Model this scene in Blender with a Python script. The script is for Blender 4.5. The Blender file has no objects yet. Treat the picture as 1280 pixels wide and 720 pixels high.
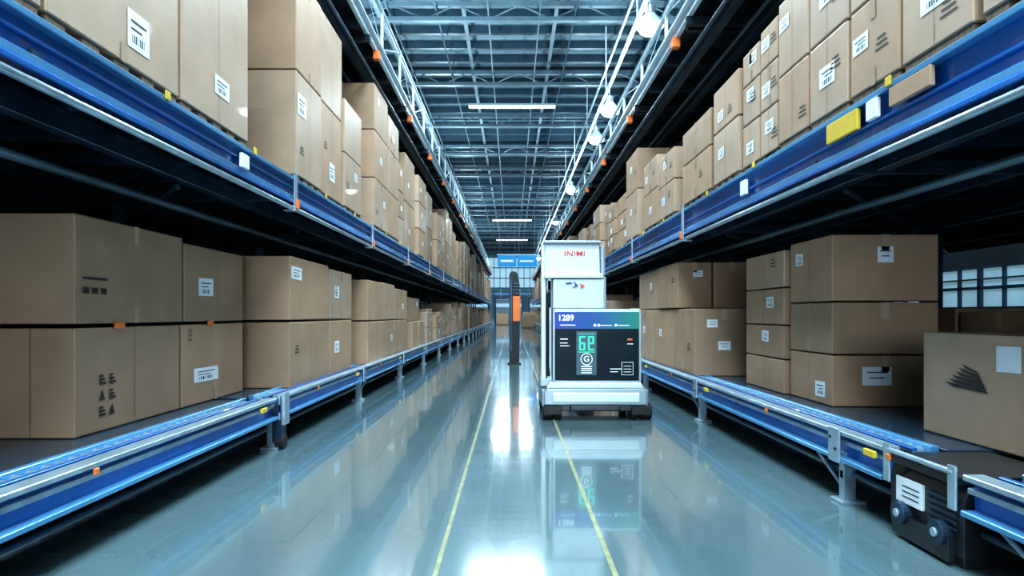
import bpy, math, random
from mathutils import Vector, Matrix
scene = bpy.context.scene
scene.view_settings.view_transform = 'Standard'
try: scene.view_settings.look = 'Medium High Contrast'
except Exception as e: print('look', e)
CAMZ = 1.1

# ---------------------------------------------------------------- materials
def new_mat(name):
    m = bpy.data.materials.new(name); m.use_nodes = True
    nt = m.node_tree
    return m, nt, nt.nodes['Principled BSDF']

def mat(name, col, rough=.5, metal=0., var=.12, scale=6., emis=None, estr=0., bump=0., coat=0., stretch=None):
    m, nt, b = new_mat(name)
    b.inputs['Roughness'].default_value = rough
    b.inputs['Metallic'].default_value = metal
    if coat: b.inputs['Coat Weight'].default_value = coat
    tc = nt.nodes.new('ShaderNodeTexCoord')
    mp = nt.nodes.new('ShaderNodeMapping')
    if stretch: mp.inputs['Scale'].default_value = stretch
    nz = nt.nodes.new('ShaderNodeTexNoise'); nz.inputs['Scale'].default_value = scale; nz.inputs['Detail'].default_value = 5
    rp = nt.nodes.new('ShaderNodeValToRGB')
    rp.color_ramp.elements[0].position = .3; rp.color_ramp.elements[1].position = .7
    rp.color_ramp.elements[0].color = [max(0, c*(1-var)) for c in col]+[1]
    rp.color_ramp.elements[1].color = [min(1, c*(1+var)) for c in col]+[1]
    L = nt.links.new
    L(tc.outputs['Object'], mp.inputs['Vector']); L(mp.outputs[0], nz.inputs['Vector'])
    L(nz.outputs['Fac'], rp.inputs['Fac']); L(rp.outputs['Color'], b.inputs['Base Color'])
    if bump:
        bp = nt.nodes.new('ShaderNodeBump'); bp.inputs['Strength'].default_value = bump; bp.inputs['Distance'].default_value=.01
        L(nz.outputs['Fac'], bp.inputs['Height']); L(bp.outputs[0], b.inputs['Normal'])
    if emis:
        b.inputs['Emission Color'].default_value = list(emis)+[1]
        b.inputs['Emission Strength'].default_value = estr
    return m

CB = [mat('cardboard_a', (.43,.275,.175), .5, var=.09, scale=3, bump=.10),
      mat('cardboard_b', (.36,.235,.150), .55, var=.10, scale=3, bump=.10),
      mat('cardboard_c', (.47,.325,.225), .42, var=.09, scale=3, bump=.10, coat=.15),
      mat('cardboard_d', (.42,.295,.21), .48, var=.10, scale=3, bump=.10)]
M_tape = mat('packing_tape', (.50,.36,.25), .2, var=.05, coat=.3)
M_label = mat('paper_label', (.84,.90,.95), .5, var=.04)
M_ink = mat('printed_ink', (.035,.03,.03), .6)
M_seam = mat('carton_seam', (.16,.10,.06), .8)
CM = CB + [M_tape, M_label, M_ink, M_seam]
I_T, I_L, I_K, I_S = 4,5,6,7
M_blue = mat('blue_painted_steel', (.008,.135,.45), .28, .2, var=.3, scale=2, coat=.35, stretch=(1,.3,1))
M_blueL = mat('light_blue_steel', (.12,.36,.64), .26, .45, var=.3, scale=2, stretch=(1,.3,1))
M_steel = mat('galvanised_steel', (.42,.55,.64), .3, .6, var=.2, scale=8)
M_white = mat('white_painted_steel', (.60,.74,.82), .35, .1, var=.08)
M_dark = mat('dark_steel', (.018,.032,.046), .4, .4, var=.4, scale=3)
M_dark2 = mat('dark_blue_steel', (.030,.066,.105), .35, .5, var=.4, scale=3)
M_black = mat('black_rubber', (.010,.011,.014), .5, var=.3)
M_blackp = mat('black_plastic', (.016,.020,.026), .3, var=.3)
M_yel = mat('yellow_plastic', (.72,.50,.05), .45)
M_or = mat('orange_plastic', (.80,.19,.04), .45)
M_wood = mat('pallet_wood', (.20,.14,.09), .75, var=.3, scale=8, stretch=(1,6,1))
M_deck = mat('deck_steel', (.05,.10,.16), .25, .5, var=.3, scale=3)
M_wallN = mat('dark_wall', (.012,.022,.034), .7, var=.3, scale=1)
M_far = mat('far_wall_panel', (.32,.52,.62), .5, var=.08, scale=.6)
M_ceil = mat('ceiling_deck', (.36,.48,.54), .5, .1, var=.12, scale=.8)
M_purl = mat('purlin_steel', (.045,.085,.115), .4, .3, var=.2, scale=2)
M_truss = mat('truss_steel', (.16,.24,.29), .4, .3, var=.2, scale=2)
M_glow = mat('lamp_glow', (.9,.95,1), .4, emis=(.84,.95,1), estr=14)
M_glow2 = mat('rear_fill_light', (.3,.5,.6), .3, emis=(.40,.66,.82), estr=.34, var=.3, scale=1)
M_glow4 = mat('far_end_glow', (.3,.5,.6), .3, emis=(.42,.74,.95), estr=.7, var=.3, scale=1)
M_glow3 = mat('rear_fill_glow', (.5,.7,.8), .3, emis=(.7,.9,1), estr=.5)
M_shell = mat('robot_white_shell', (.70,.79,.84), .28, var=.03, coat=.3)
M_shellg = mat('robot_grey_shell', (.32,.39,.44), .3, .3, var=.06)
M_sign = mat('blue_sign', (.02,.22,.50), .4, emis=(.02,.30,.66), estr=.8)
M_fgreen = mat('screen_green', (.02,.5,.3), .3, emis=(.05,.75,.42), estr=.7)
M_fwhite = mat('screen_white', (.8,.9,1), .3, emis=(.8,.92,1), estr=.6)
M_fslate = mat('screen_slate', (.01,.04,.06), .25, emis=(.02,.08,.13), estr=.6)
M_navy = mat('navy_print', (.01,.04,.20), .4)
M_red = mat('red_print', (.75,.08,.02), .4)

def screen_mat():
    m, nt, b = new_mat('screen_glass')
    b.inputs['Roughness'].default_value=.25; b.inputs['Base Color'].default_value=(.002,.006,.009,1)
    b.inputs['Specular IOR Level'].default_value=.12
    L=nt.links.new
    tc=nt.nodes.new('ShaderNodeTexCoord'); nz=nt.nodes.new('ShaderNodeTexNoise'); nz.inputs['Scale'].default_value=3
    rp=nt.nodes.new('ShaderNodeValToRGB'); rp.color_ramp.elements[0].color=(.001,.005,.010,1); rp.color_ramp.elements[1].color=(.008,.035,.055,1)
    L(tc.outputs['Object'],nz.inputs['Vector']); L(nz.outputs['Fac'],rp.inputs['Fac']); L(rp.outputs[0],b.inputs['Emission Color'])
    b.inputs['Emission Strength'].default_value=.6
    return m
M_screen = screen_mat()
def band_mat():
    m, nt, b = new_mat('screen_header')
    L=nt.links.new
    tc=nt.nodes.new('ShaderNodeTexCoord'); sx=nt.nodes.new('ShaderNodeSeparateXYZ'); mr=nt.nodes.new('ShaderNodeMapRange')
    mr.inputs['From Min'].default_value=.46; mr.inputs['From Max'].default_value=1.3
    rp=nt.nodes.new('ShaderNodeValToRGB'); rp.color_ramp.elements[0].color=(.04,.09,.60,1); rp.color_ramp.elements[1].color=(.03,.36,.26,1)
    e=rp.color_ramp.elements.new(.5); e.color=(.03,.16,.52,1)
    L(tc.outputs['Object'],sx.inputs[0]); L(sx.outputs['X'],mr.inputs['Value']); L(mr.outputs[0],rp.inputs['Fac'])
    L(rp.outputs[0],b.inputs['Emission Color']); b.inputs['Emission Strength'].default_value=.75
    b.inputs['Base Color'].default_value=(.005,.02,.05,1); b.inputs['Roughness'].default_value=.3; b.inputs['Specular IOR Level'].default_value=.2
    return m
M_band = band_mat()

def floor_mat():
    m, nt, b = new_mat('epoxy_floor')
    L=nt.links.new
    tc=nt.nodes.new('ShaderNodeTexCoord')
    mp=nt.nodes.new('ShaderNodeMapping'); mp.inputs['Scale'].default_value=(1.6,.12,1)
    nz=nt.nodes.new('ShaderNodeTexNoise'); nz.inputs['Scale'].default_value=1.6; nz.inputs['Detail'].default_value=6
    rp=nt.nodes.new('ShaderNodeValToRGB')
    rp.color_ramp.elements[0].position=.3; rp.color_ramp.elements[1].position=.72
    rp.color_ramp.elements[0].color=(.105,.170,.190,1); rp.color_ramp.elements[1].color=(.165,.245,.265,1)
    L(tc.outputs['Object'],mp.inputs[0]); L(mp.outputs[0],nz.inputs['Vector']); L(nz.outputs['Fac'],rp.inputs['Fac'])
    br=nt.nodes.new('ShaderNodeTexBrick'); br.inputs['Scale'].default_value=1; br.offset=.5
    br.inputs['Brick Width'].default_value=.9; br.inputs['Row Height'].default_value=1.2
    br.inputs['Mortar Size'].default_value=.003; br.inputs['Mortar Smooth'].default_value=.3
    br.inputs['Color1'].default_value=(1,1,1,1); br.inputs['Color2'].default_value=(.86,.89,.90,1); br.inputs['Mortar'].default_value=(.9,.92,.93,1)
    L(tc.outputs['Object'],br.inputs['Vector'])
    mx=nt.nodes.new('ShaderNodeMix'); mx.data_type='RGBA'; mx.blend_type='MULTIPLY'; mx.inputs[0].default_value=1
    L(rp.outputs[0],mx.inputs[6]); L(br.outputs['Color'],mx.inputs[7]); L(mx.outputs[2],b.inputs['Base Color'])
    n2=nt.nodes.new('ShaderNodeTexNoise'); n2.inputs['Scale'].default_value=2.5; n2.inputs['Detail'].default_value=4
    L(mp.outputs[0],n2.inputs['Vector'])
    mr=nt.nodes.new('ShaderNodeMapRange'); mr.inputs['To Min'].default_value=.07; mr.inputs['To Max'].default_value=.20
    L(n2.outputs['Fac'],mr.inputs['Value']); L(mr.outputs[0],b.inputs['Roughness'])
    b.inputs['IOR'].default_value=1.85
    b.inputs['Coat Weight'].default_value=.8; b.inputs['Coat Roughness'].default_value=.04; b.inputs['Coat IOR'].default_value=1.5
    return m
M_floor = floor_mat()
M_line = mat('yellow_floor_paint', (.34,.34,.20), .18, var=.25, scale=12)

# ---------------------------------------------------------------- mesh builder
class MB:
    def __init__(s): s.v=[]; s.f=[]; s.m=[]
    def box(s,x0,x1,y0,y1,z0,z1,m=0,rot=0.,taper=None):
        if x0>x1: x0,x1=x1,x0
        if y0>y1: y0,y1=y1,y0
        n=len(s.v); cx,cy=(x0+x1)/2,(y0+y1)/2
        c,sn=math.cos(rot),math.sin(rot)
        for z in (z0,z1):
            t = taper if (taper and z==z1) else 1.
            for x,y in ((x0,y0),(x1,y0),(x1,y1),(x0,y1)):
                dx,dy=(x-cx)*t,(y-cy)*t
                s.v.append((cx+dx*c-dy*sn, cy+dx*sn+dy*c, z))
        for q in ((0,3,2,1),(4,5,6,7),(0,1,5,4),(1,2,6,5),(2,3,7,6),(3,0,4,7)):
            s.f.append([n+i for i in q]); s.m.append(m)
    def quad(s,pts,m=0):
        n=len(s.v); s.v+= [tuple(p) for p in pts]; s.f.append(list(range(n,n+len(pts)))); s.m.append(m)
    def cyl(s,p0,p1,r,m=0,seg=12,r1=None):
        p0=Vector(p0);p1=Vector(p1); d=(p1-p0).normalized()
        a=Vector((0,0,1)) if abs(d.z)<.9 else Vector((1,0,0))
        u=d.cross(a).normalized(); w=d.cross(u); n=len(s.v); r1=r if r1 is None else r1
        for P,rr in ((p0,r),(p1,r1)):
            for i in range(seg):
                t=2*math.pi*i/seg; s.v.append(tuple(P+u*math.cos(t)*rr+w*math.sin(t)*rr))
        for i in range(seg):
            j=(i+1)%seg; s.f.append([n+i,n+j,n+seg+j,n+seg+i]); s.m.append(m)
        s.f.append([n+i for i in range(seg)][::-1]); s.m.append(m)
        s.f.append([n+seg+i for i in range(seg)]); s.m.append(m)
    def _pr(s,A,B,m):
        n=len(s.v); k=len(A); s.v+=A+B
        for i in range(k):
            j=(i+1)%k; s.f.append([n+i,n+j,n+k+j,n+k+i]); s.m.append(m)
        s.f.append([n+i for i in range(k)][::-1]); s.m.append(m)
        s.f.append([n+k+i for i in range(k)]); s.m.append(m)
    def prism_x(s,prof,x0,x1,m=0): s._pr([(x0,y,z) for y,z in prof],[(x1,y,z) for y,z in prof],m)
    def prism_y(s,prof,y0,y1,m=0): s._pr([(x,y0,z) for x,z in prof],[(x,y1,z) for x,z in prof],m)
    def done(s,name,mats,bevel=0.,parent=None,seg=2):
        me=bpy.data.meshes.new(name); me.from_pydata(s.v,[],s.f)
        for mm in mats: me.materials.append(mm)
        me.polygons.foreach_set('material_index',s.m); me.update()
        import bmesh
        bm=bmesh.new(); bm.from_mesh(me)
        bmesh.ops.recalc_face_normals(bm,faces=[f for f in bm.faces]); bm.to_mesh(me); bm.free()
        o=bpy.data.objects.new(name,me); scene.collection.objects.link(o)
        if bevel:
            b=o.modifiers.new('bevel','BEVEL'); b.width=bevel; b.segments=seg; b.limit_method='ANGLE'; b.angle_limit=math.radians(40)
        if parent: o.parent=parent
        return o

def empty(name):
    o=bpy.data.objects.new(name,None); scene.collection.objects.link(o); return o
def text(body,size,loc,m,parent,ext=.001,name='lettering',off=.0015):
    c=bpy.data.curves.new(name,'FONT'); c.body=body; c.size=size; c.extrude=ext; c.align_x='CENTER'; c.align_y='CENTER'
    c.offset=off
    c.materials.append(m); o=bpy.data.objects.new(name,c); scene.collection.objects.link(o)
    o.location=loc; o.rotation_euler=(math.pi/2,0,0); o.parent=parent; return o

# ---------------------------------------------------------------- room shell
b=MB(); b.box(-12,12.3,-14,82,-.1,0); b.done('floor',[M_floor])
b=MB()
for x,w in ((-.325,.010),(.437,.012)): b.box(x-w,x+w,-6,78,.0005,.0015,0)
b.done('floor_marking_lines',[M_line])
b=MB(); b.box(-12,12.3,-14,82,9.3,9.4)
y=-13.
while y<82:
    b.box(-12,12.3,y,y+.25,9.22,9.3,0); y+=.5
b.done('ceiling',[M_ceil])
b=MB(); y=-12
while y<81:
    b.box(-11.9,12.2,y-.06,y+.06,8.98,9.2,0); y+=1.0
y=-11
while y<81:
    b.box(-11.9,12.2,y-.07,y+.07,8.78,8.90,1); b.box(-11.9,12.2,y-.07,y+.07,8.42,8.52,1)
    x=-11.8; k=0
    while x<12:
        z0,z1=(8.47,8.84) if k%2==0 else (8.84,8.47)
        b.cyl((x,y,z0),(x+.8,y,z1),.02,1,6); x+=.8; k+=1
    y+=4.5
for x in (-4.6,-3.9,-3.1,-1.9,-.6,.7,1.6,2.9,4.2,5.4): b.cyl((x,-13,8.70),(x,81,8.70),.022,1,8)
for x in (-1.25,1.15): b.box(x-.05,x+.05,-13,81,8.92,8.98,1)
for x in (-3.3,3.8): b.cyl((x,-13,8.55),(x,81,8.55),.07,2,10)
b.done('ceiling_truss_framing',[M_purl,M_truss,M_steel])
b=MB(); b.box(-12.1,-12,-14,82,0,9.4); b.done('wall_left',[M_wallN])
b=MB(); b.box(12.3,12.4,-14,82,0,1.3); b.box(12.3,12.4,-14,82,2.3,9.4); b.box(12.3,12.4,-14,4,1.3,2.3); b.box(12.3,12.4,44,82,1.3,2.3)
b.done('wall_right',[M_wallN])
b=MB(); b.box(12.36,12.39,4,44,1.3,2.3,0)
y=4
while y<44.1: b.box(12.24,12.34,y-.05,y+.05,1.3,2.3,1); b.box(12.24,12.34,y+.75,y+.79,1.3,2.3,1); y+=1.6
b.box(12.24,12.34,4,44,1.75,1.83,1); b.box(12.22,12.34,4,44,1.24,1.3,1); b.box(12.22,12.34,4,44,2.3,2.36,1); b.box(12.2,12.3,4,44,2.0,2.04,1)
b.done('window_1',[M_glow2,M_dark2])
b=MB(); b.box(-12,12.3,80,80.2,0,9.4,0)
b.box(-12,12.3,79.95,80,0,.5,1); b.box(-12,12.3,79.95,80,3.5,3.8,2)
x=-11
while x<12: b.box(x-.04,x+.04,79.94,80,0,9.3,1); x+=1.2
b.done('wall_back',[M_far,M_steel,M_blueL])
b=MB(); b.box(-9,9,79.8,79.85,4.4,8.2,0)  # glowing band added to brighten the far end in place of haze
for i in range(25): x=-9+.75*i; b.box(x-.04,x+.04,79.7,79.8,4.4,8.2,1)
for z in (4.4,5.6,6.9,8.2): b.box(-9,9,79.7,79.8,z-.06,z+.06,1)
b.done('far_glow_band',[M_glow4,M_truss])
for i,x in enumerate((-4.6,-.4,3.8)):
    b=MB(); b.box(x-1.6,x+1.6,79.7,79.8,0.01,3.0,0)
    for k in range(6): b.box(x-1.55,x+1.55,79.66,79.7,.1+k*.48,.1+k*.48+.42,1 if k!=4 else 2)
    b.box(x-1.75,x-1.6,79.6,79.8,0.01,3.1,3); b.box(x+1.6,x+1.75,79.6,79.8,0.01,3.1,3); b.box(x-1.75,x+1.75,79.6,79.8,3.0,3.15,3)
    b.done('door_%d'%(i+1),[M_steel,M_white,M_glow4,M_blue],.01)
b=MB(); b.box(-12,12.3,-14.2,-14,0,9.4); b.done('wall_front',[M_far])
b=MB()
b.box(-6,6,-13.98,-13.95,.6,7.0,0)  # unseen glowing window, added behind the camera to go with the fill light
for i in range(9): x=-6+i*1.5; b.box(x-.05,x+.05,-13.95,-13.85,.6,7.0,1)
for z in (.6,2.2,3.8,5.4,7.0): b.box(-6,6,-13.95,-13.85,z-.04,z+.04,1)
b.done('added_rear_window',[M_glow3,M_steel])

# ---------------------------------------------------------------- racks
def side_rack(s, zb0, zb1, z3, z3b, joints, skip):
    X=1.93; b=MB(); Y0,Y1=-3,62; XO=6.6
    x=lambda v: s*v
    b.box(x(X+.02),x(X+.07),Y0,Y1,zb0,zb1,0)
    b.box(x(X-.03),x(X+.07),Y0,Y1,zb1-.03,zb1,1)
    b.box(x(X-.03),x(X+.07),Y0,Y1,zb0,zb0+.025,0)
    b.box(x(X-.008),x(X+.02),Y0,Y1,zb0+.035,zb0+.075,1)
    b.box(x(X-.005),x(X+.02),Y0,Y1,zb0+.135,zb0+.15,0)
    b.cyl((x(X),Y0,zb0-.035),(x(X),Y1,zb0-.035),.022,2,8)
    b.box(x(X+.07),x(XO),Y0,Y1,zb1-.035,zb1-.005,3)
    y=Y0+.3
    while y<Y1:
        b.box(x(X+.08),x(XO),y,y+.05,zb1-.14,zb1-.035,5); y+=.6
    for xx in (2.35,3.3,4.5,5.5,6.5):
        b.box(x(xx-.04),x(xx+.04),Y0,Y1,zb1-.26,zb1-.14,5)
    for xx in (2.7,3.8,5.0): b.cyl((x(xx),Y0,zb1-.34),(x(xx),Y1,zb1-.34),.03,12 if xx<3 else 5,8)
    y=Y0; k=0
    while y<30:
        b.cyl((x(2.35),y,zb1-.3),(x(4.5),y+2.5,zb1-.3),.022,5,6); b.cyl((x(4.5),y,zb1-.3),(x(6.5),y+2.5,zb1-.3),.022,12,6)
        y+=2.5
    b.box(x(X+.02),x(X+.07),Y0,Y1,z3,z3+.12,6); b.box(x(X-.03),x(X+.07),Y0,Y1,z3+.10,z3+.13,6)
    b.cyl((x(X),Y0,z3b),(x(X),Y1,z3b),.03,6,8)
    b.box(x(X+.07),x(XO),Y0,Y1,z3+.11,z3+.14,3)
    y=Y0+.3
    while y<Y1: b.box(x(X+.08),x(XO),y,y+.07,z3-.06,z3+.11,3); y+=1.0
    for xx in (2.25,2.7,3.2,3.9,4.6,5.6): b.box(x(xx-.05),x(xx+.05),Y0,Y1,z3-.2,z3-.06,5)
    for xx in (2.05,2.45,2.95): b.cyl((x(xx),Y0,z3-.3),(x(xx),Y1,z3-.3),.025,5,8)
    y=Y0+.5; k=0
    while y<Y1-1:
        b.box(x(X-.02),x(X+.02),y-.015,y+.015,z3+.13,z3b,6)
        b.cyl((x(X),y,z3+.13),(x(X),y+1.5,z3b),.008,6,6) if k%2==0 else b.cyl((x(X),y,z3b),(x(X),y+1.5,z3+.13),.008,6,6)
        y+=1.5;k+=1
    for j in joints:
        if j>=skip:
            b.box(x(X-.045),x(X-.03),j-.035,j+.035,zb0-.05,zb1+.05,2); b.box(x(X-.045),x(X+.06),j-.04,j+.04,zb0-.07,zb0-.055,2)
            b.box(x(X-.065),x(X-.045),j-.03,j+.03,zb0-.05,zb0+.03,8)
        for o_ in (.9,2.1):
            b.box(x(X-.04),x(X-.03),j+o_,j+o_+.05,zb1-.02,zb1+.03,7)
        b.box(x(X-.02),x(X+.07),j+.5,j+.6,z3-.12,z3,8)
    for j in joints:
        for xx in (3.42,4.7,6.5):
            b.box(x(xx-.05),x(xx+.05),j-.05,j+.05,0,z3b if xx<4 else z3+.1,5)
        for k in range(5):
            z=.2+k*.95
            b.cyl((x(3.42),j,z),(x(4.7),j,z+.8),.02,3,6); b.box(x(3.42),x(4.7),j-.02,j+.02,z-.02,z+.02,3)
        b.box(x(X+.0),x(3.42),j-.03,j+.03,zb0+.02,zb0+.1,5)
        b.box(x(X),x(3.42),j-.03,j+.03,z3-.1,z3,3)
    def tag(y0,y1,z0,z1,m): b.box(x(X-.036),x(X-.01),y0,y1,z0,z1,m)
    if s>0: tag(3.52,3.86,2.12,2.235,7); tag(3.33,3.43,2.13,2.235,9); tag(2.9,3.22,2.14,2.235,11); tag(5.2,5.32,2.08,2.2,9)
    else: tag(4.5,4.62,2.14,2.24,9)
    b.done('pallet_rack',[M_blue,M_blueL,M_steel,M_dark,M_dark,M_dark2,M_white,M_yel,M_or,M_label,M_label,CB[0],M_truss],.004,seg=1)
side_rack(-1,2.07,2.30,4.90,5.60,[-.4,2.6,5.6]+[8.7+3*i for i in range(18)],5)
side_rack( 1,1.98,2.27,4.40,4.85,[1.1,4.1,7.1]+[10.1+3*i for i in range(17)],7)

def conveyor(s, gaps, joints, skip):
    X=1.93; b=MB(); x=lambda v:s*v
    for (a,c) in gaps:
        b.box(x(X+.02),x(X+.06),a,c,.27,.40,0)
        b.box(x(X-.03),x(X+.06),a,c,.40,.425,2)
        b.box(x(X-.04),x(X+.06),a,c,.25,.275,1)
        b.box(x(X-.01),x(X+.02),a,c,.345,.37,2)
        b.cyl((x(X+.06),a,.17),(x(X+.06),c,.17),.018,5,8)
        b.box(x(X+.22),x(X+.26),a,c,.36,.425,1)
        b.box(x(X+.12),x(X+.15),a,c,.40,.415,0)
        b.box(x(X+.30),x(3.3),a,c,.375,.405,3)
        b.box(x(X+.06),x(X+.22),a,c,.33,.35,4)
        b.box(x(3.3),x(3.36),a,c,.30,.43,0)
        y=a+.08
        while y<c-.05:
            b.cyl((x(X+.155),y,.385),(x(X+.22),y,.385),.025,2,8) if y<20 else None
            y+=.09
        y=a+.15
        while y<c-.05:
            b.box(x(X+.06),x(3.3),y,y+.035,.27,.37,4)
            y+=.36
    for j in joints:
        if j>skip:
            b.box(x(X-.05),x(X-.035),j-.06,j+.06,.24,.44,2)
        b.box(x(X),x(X+.07),j-.03,j+.03,.02,.30,2); b.box(x(X-.03),x(X+.11),j-.07,j+.07,0,.02,2)
        b.box(x(3.1),x(3.17),j-.04,j+.04,.0,.30,4)
        b.box(x(X),x(3.1),j-.02,j+.02,.14,.19,4)
        b.cyl((x(X+.03),j,.06),(x(X+.03),j+.4,.25),.012,2,6)
        if j>skip: b.box(x(X-.05),x(X-.03),j-.42,j-.32,.35,.385,7)
        b.cyl((x(X-.05),j-.03,.32),(x(X-.06),j-.03,.32),.010,4,8); b.cyl((x(X-.05),j+.03,.38),(x(X-.06),j+.03,.38),.010,4,8)
        b.box(x(X-.045),x(X-.03),j+1.0,j+1.03,.37,.4,8)
    b.done('roller_conveyor',[M_blue,M_blueL,M_steel,M_deck,M_dark,M_dark2,M_black,M_yel,M_or],.003,seg=1)
conveyor(-1,[(-3,5.18),(5.32,62)],[-.3,1.9,5.25]+[8.2+3*i for i in range(18)],3)
conveyor(1,[(-3,2.7),(3.28,62)],[-.5,2.2,3.75,6.6]+[9.4+3*i for i in range(17)],3)

def drive(s,y0,y1,x0=1.93,name='conveyor_drive_unit'):
    b=MB(); x=lambda v:s*v
    b.prism_y([(x(x0),.05),(x(x0+.55),.05),(x(x0+.55),.36),(x(x0+.03),.36),(x(x0),.30)],y0,y1,0)
    b.box(x(x0-.03),x(x0+.5),y0+.01,y1-.01,.365,.40,0)
    b.box(x(x0-.03),x(x0+.0),y0+.06,y1-.06,.02,.12,0)
    b.box(x(x0+.02),x(x0+.5),y0+.03,y1-.03,0,.05,0)
    for o_ in (-.14,.14): b.cyl((x(x0-.045),(y0+y1)/2+o_,.13),(x(x0+.02),(y0+y1)/2+o_,.13),.055,1,18); b.cyl((x(x0-.055),(y0+y1)/2+o_,.13),(x(x0-.045),(y0+y1)/2+o_,.13),.02,3,12)
    for k in range(5): b.box(x(x0-.012),x(x0+.01),y0+.04,y1-.3,.29-.03*k-.012,.29-.03*k,1)
    b.box(x(x0-.016),x(x0),y1-.27,y1-.07,.18,.30,2)
    for k in range(3): b.box(x(x0-.018),x(x0-.015),y1-.25,y1-.12,.21+.025*k,.216+.025*k,0)
    b.box(x(x0-.04),x(x0-.03),y0-.0,y0+.05,.26,.45,3); b.box(x(x0-.04),x(x0-.03),y1-.05,y1,.26,.45,3)
    b.cyl((x(x0-.03),y0+.02,.42),(x(x0-.03),y1-.02,.42),.014,3,8)
    b.done(name,[M_blackp,M_dark2,M_label,M_steel],.012)
drive(1,2.73,3.26)
b=MB(); b.box(-1.87,-1.845,5.19,5.31,.2,.46,0); b.box(-2.3,-1.87,5.19,5.31,.30,.37,1); b.cyl((-1.86,5.25,.06),(-1.93,5.25,.06),.06,2,16); b.box(-1.95,-1.87,5.2,5.30,.06,.30,1)
b.done('conveyor_coupling',[M_steel,M_dark2,M_black],.004)

# ---------------------------------------------------------------- cartons
def carton(b,s,X,W,y0,y1,z0,z1,rng,near=False,lab=None,camlab=None,marks=None,v=None):
    m=rng.randrange(4) if v is None else v
    xf=s*X; xb=s*(X+W)
    b.box(xf,xb,y0,y1,z0,z1,m)
    e=.003; xo=xf-s*e
    H=z1-z0; D=y1-y0
    cx=s*(X+W/2)
    b.quad([(cx-.03,y0,z1+e),(cx+.03,y0,z1+e),(cx+.03,y1,z1+e),(cx-.03,y1,z1+e)],I_T)
    b.quad([(cx-.03,y0-e,z1-.12),(cx+.03,y0-e,z1-.12),(cx+.03,y0-e,z1),(cx-.03,y0-e,z1)],I_T)
    def onaisle(u,w,c,h,mi,o=0.,sk=None):
        yy=y0+u*D; zz=z0+c*H; X_=xo-s*o
        t=.0 if sk is None else sk*w
        b.quad([(X_,yy-w/2,zz-h/2),(X_,yy+w/2,zz-h/2+t),(X_,yy+w/2,zz+h/2+t),(X_,yy-w/2,zz+h/2)],mi)
    def oncam(u,w,c,h,mi,o=0.):
        xx=s*(X+u*W); zz=z0+c*H; Y_=y0-e-o
        b.quad([(xx-w/2,Y_,zz-h/2),(xx+w/2,Y_,zz-h/2),(xx+w/2,Y_,zz+h/2),(xx-w/2,Y_,zz+h/2)],mi)
    if lab is None:
        if rng.random()<.7: lab=[(rng.uniform(.3,.8),.16,rng.uniform(.3,.75),.10)]
        else: lab=[]
    for (u,w,c,h) in lab:
        sk=rng.uniform(-.04,.04); onaisle(u,w,c,h,I_L,0,sk)
        if near:
            onaisle(u,w*.7,c+h*.22/H,h*.06,I_K,.001,sk); onaisle(u-.1*w/D,w*.5,c+h*.02/H,h*.05,I_K,.001,sk)
            for k in range(7): onaisle(u+(-.3+.09*k)*w/D,w*(.02+.02*(k%3)),c-h*.24/H,h*.22,I_K,.001)
    for (u,w,c,h) in (camlab or []):
        oncam(u,w,c,h,I_L)
        oncam(u,w*.7,c+h*.2/H,h*.06,I_K,.001); oncam(u,w*.5,c-h*.1/H,h*.06,I_K,.001)
    if marks is None: marks=rng.random()<.4
    if marks:
        u=rng.uniform(.15,.35); c=rng.uniform(.15,.6)
        for k in range(3): onaisle(u,.12-.02*k,c+k*.03/H,.010,I_K)
    r=rng.random()
    if near and r<.5: onaisle(.5,.004,.5,H*.99,I_S)
    elif near and r<.9:      # tape running down from the top edge
        onaisle(.5,.05,1-.06/H,.12,I_T); onaisle(.5,.05,.05/H,.10,I_T)

def fin(b): return b.done('cardboard_box',CM,.009,seg=2)
DZ=.408
rng=random.Random(3)
def icons(b,s,X,y0,z0,sc=1.):
    xo=s*(X-.005)
    pat=[(1,0,1),(0,1,1)]
    for i in range(2):
        for j in range(3):
            ya=y0+i*.085*sc; za=z0+j*.085*sc
            if pat[i][j]:
                for k in range(3): b.quad([(xo,ya,za+k*.02*sc),(xo,ya+(.06-.012*k)*sc,za+k*.02*sc),(xo,ya+(.06-.012*k)*sc,za+(k*.02+.012)*sc),(xo,ya,za+(k*.02+.012)*sc)],I_K)
            else: b.quad([(xo,ya,za),(xo,ya+.05*sc,za),(xo,ya+.025*sc,za+.06*sc)],I_K)
def g1(y0,y1,z0,z1,**k):
    b=MB(); carton(b,-1,2.43,1.0,y0,y1,z0,z1,rng,near=True,**k); return b
def camseam(b,x,y,z0,z1): b.quad([(x-.003,y-.002,z0),(x+.003,y-.002,z0),(x+.003,y-.002,z1),(x-.003,y-.002,z1)],I_S)
b=g1(3.56,4.68,DZ,1.022,v=1,lab=[],marks=False); icons(b,-1,2.43,3.76,.50,1.1); camseam(b,-2.68,3.56,DZ,1.02); fin(b)
b=g1(3.56,4.72,1.046,1.665,v=1,lab=[],marks=False)
xo=-2.425
for (ya,w) in ((3.62,.05),(3.70,.05),(3.78,.05)): b.quad([(xo,ya,1.22),(xo,ya+w,1.22),(xo,ya+w,1.255),(xo,ya,1.255)],I_K)
b.quad([(xo,3.62,1.30),(xo,3.84,1.30),(xo,3.84,1.315),(xo,3.62,1.315)],I_K)
fin(b)
b=g1(4.71,5.78,DZ,1.022,v=0,lab=[(.35,.40,.36,.11)],marks=False); icons(b,-1,2.43,4.80,.9,.4);fin(b)
b=g1(4.75,5.78,1.046,1.63,v=1,lab=[(.32,.24,.46,.14)],marks=False); fin(b)
b=MB()
b.box(-2.425,-2.405,3.9,3.98,1.015,1.05,0); b.box(-2.425,-2.405,5.1,5.16,1.015,1.05,0)
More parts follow.
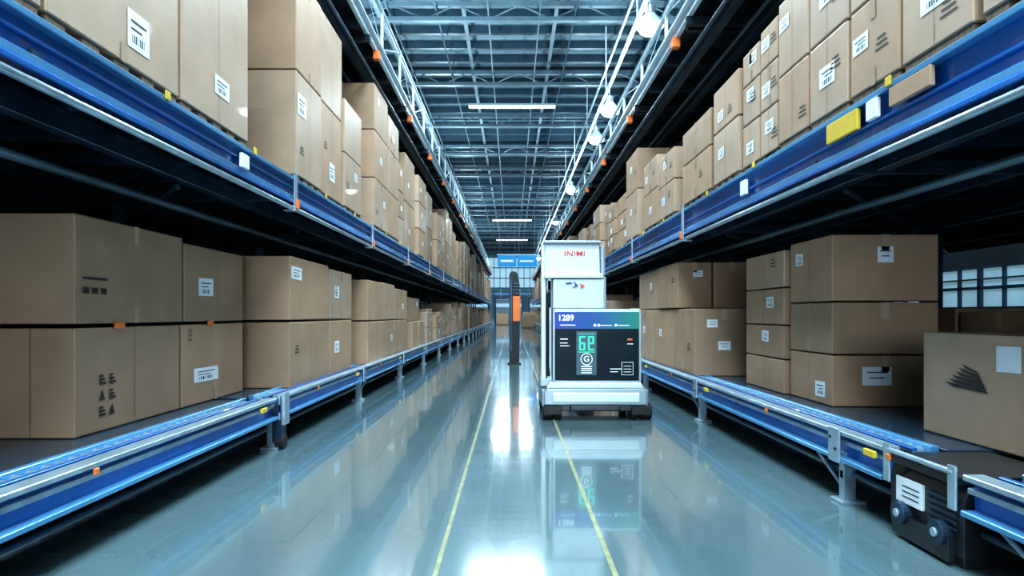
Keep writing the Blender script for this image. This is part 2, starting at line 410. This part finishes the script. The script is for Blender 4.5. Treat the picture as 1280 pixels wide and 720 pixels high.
pts=[(-2.6, 4.8+t*.9/6, 1.65+.03*math.sin(math.pi*t/6)) for t in range(7)]
for i in range(6): b.cyl(pts[i],pts[i+1],.009,1,6)
b.done('packing_strap',[M_or,M_black])
def low(s,X,W,y0,y1,z0,z1,**k):
    b=MB(); carton(b,s,X,W,y0,y1,z0,z1,rng,near=True,**k); fin(b)
low(-1,2.08,.95,6.0,7.25,DZ,1.026,v=1,lab=[],marks=True)
low(-1,2.08,.95,6.0,7.25,1.048,1.65,v=0,lab=[(.14,.30,.75,.12)],marks=False)
low(-1,2.08,.95,7.29,8.3,DZ,1.026,v=0,lab=[(.3,.2,.5,.14)])
low(-1,2.08,.95,7.29,8.3,1.048,1.62,v=3,lab=[(.3,.2,.55,.14)])
low(-1,1.99,.9,8.85,9.9,DZ,1.0,v=0); low(-1,1.99,.9,8.85,9.9,1.018,1.58,v=0)
low(-1,2.02,.9,9.95,11.0,DZ,1.0,v=1); low(-1,2.02,.9,9.95,11.0,1.018,1.6,v=2)
low(-1,2.02,.9,11.05,12.3,DZ,1.0,v=1); low(-1,2.02,.9,11.05,12.3,1.018,1.55,v=0)
low(-1,2.0,.9,12.9,13.7,DZ,.95,v=0); low(-1,2.0,.9,13.75,14.6,DZ,.95,v=2); low(-1,2.1,.8,13.0,14.5,.965,1.45,v=1)
b=MB(); carton(b,1,2.46,.8,2.45,3.83,DZ,.995,rng,near=False,v=2,lab=[(.52,.16,.80,.13),(.30,.14,.2,.14)],marks=False)
xo=2.455
for k in range(6):
    y0_=3.30+.012*k; b.quad([(xo,y0_,.69+.018*k),(xo,y0_+.26-.03*k,.70+.022*k),(xo,y0_+.33-.04*k,.72+.022*k),(xo,y0_+.02,.706+.018*k)],I_K)
fin(b)
zt=[DZ,.79,1.19,1.70]
for i in range(3):
    low(1,2.40,.80,4.80,5.52,zt[i]+.012*(i>0),zt[i+1],v=(0,1,0)[i],lab=([(.25,.16,.3,.12)],[],[(.75,.14,.7,.1)])[i],camlab=([(.42,.22,.6,.14)],[],[(.5,.12,.7,.12)])[i],marks=False)
zt=[DZ,.70,1.0,1.33,1.66]
for i in range(4):
    low(1,2.36,.85,5.56,6.45,zt[i]+.012*(i>0),zt[i+1],v=(0,1,0,2)[i],marks=(i==3))
low(1,3.50,.9,4.2,5.0,DZ,1.12,v=1); low(1,3.50,.9,5.05,5.9,DZ,1.15,v=1)
low(1,2.05,.68,7.2,8.1,DZ,1.165,v=1,lab=[],camlab=[(.5,.14,.45,.1),(.3,.12,.78,.09)])
low(1,2.05,.75,8.15,9.3,DZ,1.165,v=0)
low(1,2.03,.42,7.85,8.9,1.18,1.74,v=1,camlab=[(.6,.12,.75,.08)]); low(1,2.47,.45,7.85,8.9,1.18,1.74,v=0)
low(1,2.05,.8,9.35,10.4,DZ,1.165,v=2); low(1,2.05,.8,9.0,10.3,1.18,1.72,v=3)

PB=MB()
def pallet(s,X,W,y0,y1,z):
    x=lambda v:s*v
    for k in range(3):
        xx=X+k*(W-.08)/2; PB.box(x(xx),x(xx+.08),y0,y1,z+.003,z+.07,0)
    n=max(4,int((y1-y0)/.18))
    for k in range(n):
        yy=y0+k*(y1-y0-.12)/(n-1); PB.box(x(X),x(X+W),yy,yy+.12,z+.07,z+.095,0)
def up(s,X,W,y0,y1,zs,**k):
    zb=2.30 if s<0 else 2.27
    pallet(s,X+.01,W-.02,y0+.01,y1-.01,zb)
    z=zb+.10
    for i,h in enumerate(zs):
        kk={q:(w[i] if isinstance(w,list) else w) for q,w in k.items()}
        low(s,X,W,y0,y1,z,z+h-.012,**kk); z+=h
up(-1,2.0,.95,1.6,2.72,[1.15],v=2)
up(-1,2.0,.95,2.75,3.84,[1.2],v=2,lab=[[(.62,.20,.17,.20)]],marks=False)
up(-1,2.0,.95,3.88,4.85,[1.2],v=2,lab=[[(.55,.22,.22,.13)]],marks=False)
up(-1,2.0,.95,5.93,6.72,[.98,.95],v=[2,0],lab=[[(.2,.25,.7,.2)],[]],marks=[True,False])
up(-1,2.02,.95,6.75,7.6,[.98,.97],v=[0,2],lab=[[(.5,.2,.3,.2)],[]])
up(-1,2.0,.95,7.65,8.5,[.65,.65],v=[2,2])
up(-1,2.0,.95,9.3,10.3,[.7,.7,.68],v=[2,0,1])
up(-1,2.0,.95,10.35,11.3,[.7,.7,.55],v=[0,2,2])
up(1,2.0,.95,1.6,2.72,[.9],v=2)
up(1,2.0,.95,2.78,3.28,[.5,.5],v=[2,0],lab=[[(.5,.2,.5,.13)],[]])
up(1,2.0,.95,3.31,3.78,[.5,.5],v=[0,2])
up(1,2.0,.95,3.82,4.3,[.5,.55],v=[2,3],lab=[[(.5,.2,.5,.13)],[(.5,.2,.5,.13)]])
up(1,2.0,.95,4.33,4.8,[.5,.55],v=[0,2])
up(1,2.02,.95,4.86,5.2,[.36,.34,.32],v=[2,3,0]); up(1,2.02,.95,5.23,5.6,[.36,.34,.28],v=[2,3,2])
up(1,2.0,.95,5.65,6.35,[.5,.42],v=[2,0])
up(1,2.0,.95,6.45,7.5,[.45,.38],v=[0,1])
up(1,2.0,.95,7.9,8.7,[.42,.40],v=[2,2])
up(1,2.0,.95,8.8,9.7,[.5,.45],v=[0,2])
up(1,2.0,.95,10.2,11.2,[.75,.65],v=[2,1])
def row(s,lvl,y,y1,rng):
    b=MB()
    while y<y1:
        d=rng.uniform(.75,1.25); X=rng.uniform(1.98,2.12); W=rng.uniform(.8,1.0)
        if lvl==2:
            tot=rng.uniform(1.25,2.1) if s<0 else rng.uniform(.9,1.65)
            zb=2.30 if s<0 else 2.27; pallet(s,X+.01,W-.02,y+.01,y+d-.01,zb); z=zb+.10; n=rng.choice([2,3,3])
        else:
            tot=rng.uniform(.6,1.2); z=DZ; n=2
        hs=tot/n
        for k in range(n):
            if rng.random()<.3 and d>.8:
                carton(b,s,X,W,y,y+d/2-.01,z,z+hs-.012,rng); carton(b,s,X,W,y+d/2+.01,y+d,z,z+hs-.012,rng)
            else: carton(b,s,X,W,y,y+d,z,z+hs-.012,rng)
            z+=hs
        y+=d+rng.choice([.04,.05,.06,.35,.7])
    b.done('cardboard_box_stacks',CM,.008,seg=1)
row(-1,2,11.4,61,rng); row(1,2,11.4,61,rng); row(-1,1,15.0,61,rng); row(1,1,10.6,61,rng)
PB.done('wooden_pallets',[M_wood])

# ---------------------------------------------------------------- robot
rob=empty('warehouse_robot')
b=MB()
b.prism_y([(.33,.16),(1.40,.16),(1.40,.28),(1.37,.33),(.36,.33),(.33,.28)],6.62,7.55,0)
b.prism_y([(.36,.33),(1.37,.33),(1.345,.39),(.40,.39)],6.64,7.5,1)
b.box(.31,.345,6.66,7.5,.14,.32,0); b.box(1.385,1.42,6.66,7.5,.14,.32,0)
b.box(.42,1.32,6.60,6.63,.19,.29,1)
b.box(.36,1.38,6.66,7.5,.09,.165,2)
b.box(.60,1.12,6.61,6.66,.10,.16,2)
b.done('chassis',[M_shellg,M_shell,M_blackp],.014,rob)
b=MB()
for xa,xb in ((.32,.42),(.45,.52),(1.24,1.31),(1.34,1.46)):
    for yy in (6.74,7.42):
        b.cyl((xa,yy,.085),(xb,yy,.085),.085,0,24); b.cyl((xa-.006,yy,.085),(xb+.006,yy,.085),.04,1,16)
b.box(.33,.52,6.63,6.67,.06,.15,0); b.box(1.24,1.44,6.63,6.67,.06,.15,0)
b.done('wheels',[M_black,M_dark2],.006,rob)
b=MB()
b.box(.434,1.335,6.69,7.45,.39,1.15,0)
b.box(.434,1.335,6.66,6.70,1.125,1.155,1); b.box(.434,1.335,6.66,6.70,.385,.41,0)
b.box(.425,.447,6.66,6.70,.39,1.155,0); b.box(1.322,1.345,6.66,6.70,.39,1.155,0)
for k in range(4): b.box(1.346,1.352,6.8+.13*k,6.86+.13*k,.6,1.0,2)
b.done('cabinet',[M_shellg,M_shell,M_dark],.008,rob)
b=MB()
b.box(.448,1.321,6.665,6.69,.41,.95,0); b.box(.448,1.321,6.662,6.69,.95,1.124,1)
b.box(.67,.88,6.657,6.666,.47,.925,2)
yq=6.655
def q(x0,x1,z0,z1,m,y=yq): b.quad([(x0,y,z0),(x1,y,z0),(x1,y,z1),(x0,y,z1)],m)
def seg(cx,cz,w,h,segs,m=3):
    t=.018
    S={'t':(cx-w/2,cx+w/2,cz+h/2-t,cz+h/2),'m':(cx-w/2,cx+w/2,cz-t/2,cz+t/2),'b':(cx-w/2,cx+w/2,cz-h/2,cz-h/2+t),
       'tl':(cx-w/2,cx-w/2+t,cz,cz+h/2),'bl':(cx-w/2,cx-w/2+t,cz-h/2,cz),'tr':(cx+w/2-t,cx+w/2,cz,cz+h/2),'br':(cx+w/2-t,cx+w/2,cz-h/2,cz)}
    for k in segs: q(*S[k],m)
seg(.730,.80,.065,.15,['t','tl','m','bl','b','br']); seg(.822,.80,.065,.15,['t','tl','tr','m','bl','b'])
q(.69,.86,.705,.712,3); q(.69,.86,.895,.90,3)
q(.50,.58,.80,.806,4); q(.50,.60,.77,.776,4); q(.50,.58,.84,.848,4); q(.50,.66,.985,.993,4)
q(1.02,1.10,.50,.506,4); q(1.02,1.14,.53,.536,4); q(1.20,1.26,.79,.796,4); q(1.20,1.25,.83,.85,5)
for k in range(4): q(.72,.83,.555-.022*k,.563-.022*k,4)
for k,x0 in enumerate((.85,.89,1.07)): q(x0,x0+.025,.975,1.0,4,6.66)
q(.92,1.04,.983,.99,4,6.66); q(1.10,1.22,.983,.99,4,6.66)
for z in (.47,.60): q(1.14,1.26,z,z+.003,4)
for x_ in (1.14,1.257): q(x_,x_+.003,.47,.603,4)
for k in range(3): q(1.16,1.24,.50+.03*k,.504+.03*k,4)
b.done('display_panel',[M_screen,M_band,M_fslate,M_fgreen,M_fwhite,M_or],0,rob)
b=MB(); n=28
for i in range(n):
    a0,a1=2*math.pi*i/n,2*math.pi*(i+1)/n
    f=lambda r,a:(.775+r*math.cos(a),6.653,.635+r*math.sin(a))
    b.quad([f(.056,a0),f(.056,a1),f(.062,a1),f(.062,a0)],0)
b.done('display_ring',[M_fwhite],0,rob)
text('G',.085,(.775,6.652,.635),M_fwhite,rob,name='display_letter',off=0)
text('1289',.085,(.56,6.655,1.062),M_fwhite,rob,name='display_number')
b=MB()
b.box(.312,.36,6.80,6.98,.36,1.85,0); b.box(.375,.42,6.80,6.98,.36,1.85,0); b.box(.36,.375,6.83,6.98,.36,1.83,1)
b.box(.30,.43,6.78,7.0,.34,.42,2)
b.cyl((.375,6.74,.55),(.375,6.74,1.30),.018,1,10); b.cyl((.375,6.74,1.3),(.40,6.80,1.36),.018,1,10); b.cyl((.375,6.74,.55),(.39,6.80,.45),.018,1,10)
b.box(.36,.40,6.75,6.8,1.2,1.35,1)
b.done('mast',[M_shell,M_blackp,M_shellg],.006,rob)
b=MB()
b.prism_x([(6.72,1.52),(6.76,1.845),(7.3,1.86),(7.3,1.50),(6.76,1.50)],.345,.925,0)
b.prism_x([(6.69,1.48),(6.69,1.53),(7.3,1.53),(7.3,1.48)],.335,.955,0)
b.prism_x([(6.76,1.16),(6.72,1.47),(7.3,1.47),(7.3,1.16)],.43,.97,0)
b.box(.36,.43,6.80,7.2,1.16,1.47,1)
b.box(.33,.94,6.70,7.32,1.845,1.875,1)
b.box(.93,.975,6.74,7.2,1.47,1.82,1); b.box(.55,.80,6.9,7.2,1.10,1.17,1)
b.box(.965,1.0,6.78,7.2,1.15,1.50,1)
b.done('head_unit',[M_shell,M_shellg],.012,rob)
t=text('INIMI',.085,(.66,6.737,1.74),M_red,rob,name='head_lettering',off=.0008,ext=.004); t.rotation_euler=(math.radians(83),0,0); t.scale=(1.15,.8,1)
b=MB()
b.quad([(.62,6.713,1.37),(.70,6.713,1.40),(.64,6.713,1.45),(.665,6.713,1.405)],0)
b.quad([(.56,6.713,1.415),(.63,6.713,1.42),(.63,6.713,1.435),(.57,6.713,1.435)],0)
b.quad([(.71,6.713,1.365),(.77,6.713,1.395),(.71,6.713,1.43),(.725,6.713,1.397)],1)
b.done('logo',[M_navy,M_red],0,rob)

# ---------------------------------------------------------------- scanner post
b=MB()
b.box(-.10,.20,14.05,14.35,0,.03,0)
prof=[(-.06,.03),(.16,.03),(.17,.6),(.17,1.75),(.13,1.98),(.08,2.05),(-.02,2.05),(-.06,1.98)]
b.prism_y(prof,14.12,14.3,0)
b.box(.02,.18,14.10,14.12,.95,1.5,1); b.box(-.04,.0,14.10,14.12,.3,1.9,2)
for k in range(4): b.box(.03,.16,14.09,14.1,1.55+.07*k,1.58+.07*k,2)
b.done('scanner_post',[M_black,M_or,M_dark2],.015)

# ---------------------------------------------------------------- signs and lamps
s_=empty('hanging_aisle_sign')
b=MB(); b.box(-1.0,.30,44.9,45,4.45,5.25,0); b.box(.38,1.75,44.9,45,4.45,5.25,0)
b.box(-1.05,1.8,44.88,45.02,5.25,5.33,1)
for x in (-.9,.2,.5,1.6): b.cyl((x,44.95,5.33),(x,44.95,8.3),.02,1,6)
b.box(-.8,0.1,44.88,44.9,4.78,4.93,2); b.box(.55,1.5,44.88,44.9,4.78,4.90,2)
b.done('sign_panels',[M_sign,M_steel,M_fwhite],0,s_)

def lamp(x,y,z):
    root=empty('pendant_lamp')
    b=MB(); b.cyl((x,y,z+.33),(x,y,z+.55),.012,0,8); b.cyl((x,y,z+.22),(x,y,z+.34),.09,0,16); b.cyl((x,y,z+.02),(x,y,z+.22),.24,1,28,r1=.08)
    b.cyl((x,y,z),(x,y,z+.025),.245,1,28)
    b.done('housing',[M_steel,M_white],.005,root)
    b=MB(); n0=5
    for i in range(n0):
        a0=i/n0*math.pi/2; a1=(i+1)/n0*math.pi/2
        b.cyl((x,y,z-.15*math.sin(a0)),(x,y,z-.15*math.sin(a1)),.21*math.cos(a0)+.001,0,20,r1=.21*math.cos(a1)+.001)
    b.done('bulb_glass',[M_glow],0,root)
for y in (2,6.5,10.9,15.4,17.9,25.3,34,45,56): lamp(2.35,y,6.0)
b=MB(); b.box(2.32,2.38,-5,62,6.57,6.64,0); b.cyl((2.18,-5,6.75),(2.18,62,6.75),.02,0,8)
y=-4
while y<62: b.cyl((2.35,y,6.64),(2.35,y,8.3),.015,0,6); y+=4
b.done('lamp_rail',[M_white])

def strip(y,x=0.,w=3.0,e=260,d=.26):
    root=empty('ceiling_strip_lamp')
    z=8.30
    b=MB(); b.box(x-w/2,x+w/2,y-d/2,y+d/2,z,z+.08,0); b.box(x-w/2+.02,x+w/2-.02,y-d/2+.02,y+d/2-.02,z-.02,z,1)
    for xx in (x-1.2,x+1.2): b.cyl((xx,y,z+.08),(xx,y,8.95),.012,0,6)
    b.done('fixture',[M_white,M_glow],0,root)
    l=bpy.data.lights.new('tube','AREA'); l.shape='RECTANGLE'; l.size=w; l.size_y=d; l.energy=e; l.color=(.70,.90,1)
    o=bpy.data.objects.new('tube_light',l); scene.collection.objects.link(o); o.location=(x,y,z-.04); o.parent=root
for y,e in ((-9,620),(-4,620),(1,560),(6.5,640),(12,680),(22.2,600),(49,1000),(62,1000)): strip(y,e=e)
for s,z in ((-1,5.35),(1,4.85)):
    for y in (4,14,26,40,54):
        root=empty('ceiling_fill_batten')  # hidden uplights added above the racks to brighten the ceiling
        b=MB(); b.box(s*2.9-.2,s*2.9+.2,y-2,y+2,z-.12,z-.03,0); b.done('housing',[M_steel],0,root)
        l=bpy.data.lights.new('ceiling_fill','AREA'); l.shape='RECTANGLE'; l.size=.3; l.size_y=4; l.energy=430; l.color=(.68,.90,1)
        o=bpy.data.objects.new('ceiling_fill',l); scene.collection.objects.link(o); o.location=(s*2.9,y,z); o.rotation_euler=(math.pi,0,0); o.parent=root
l=bpy.data.lights.new('rear_fill','AREA'); l.shape='RECTANGLE'; l.size=11.8; l.size_y=6; l.energy=1150; l.color=(.80,.92,1)
o=bpy.data.objects.new('rear_fill_light',l); scene.collection.objects.link(o); o.location=(0,-13.7,3.8); o.rotation_euler=(math.radians(90),0,0)  # added fill from behind the camera for the lower shelf boxes

low_b=MB()
for (x,y,w,h) in ((1.3,50,1.0,1.1),(1.5,55,1.1,1.3),(-1.0,66,1.2,1.2)):
    low_b.box(x-w/2,x+w/2,y,y+1,.12,h,0); low_b.box(x-w/2-.05,x+w/2+.05,y-.05,y+1.05,0,.11,1)
low_b.done('floor_pallet_loads',[CB[0],M_wood],.01)

w=bpy.data.worlds.new('world'); scene.world=w; w.use_nodes=True
w.node_tree.nodes['Background'].inputs[0].default_value=(.3,.45,.55,1); w.node_tree.nodes['Background'].inputs[1].default_value=.3

cam=bpy.data.cameras.new('camera'); co=bpy.data.objects.new('camera',cam); scene.collection.objects.link(co)
co.location=(0,0,CAMZ); co.rotation_euler=(math.pi/2,0,0); cam.lens=22.5; cam.sensor_width=36; cam.shift_y=33/1280; cam.clip_end=200
scene.camera=co
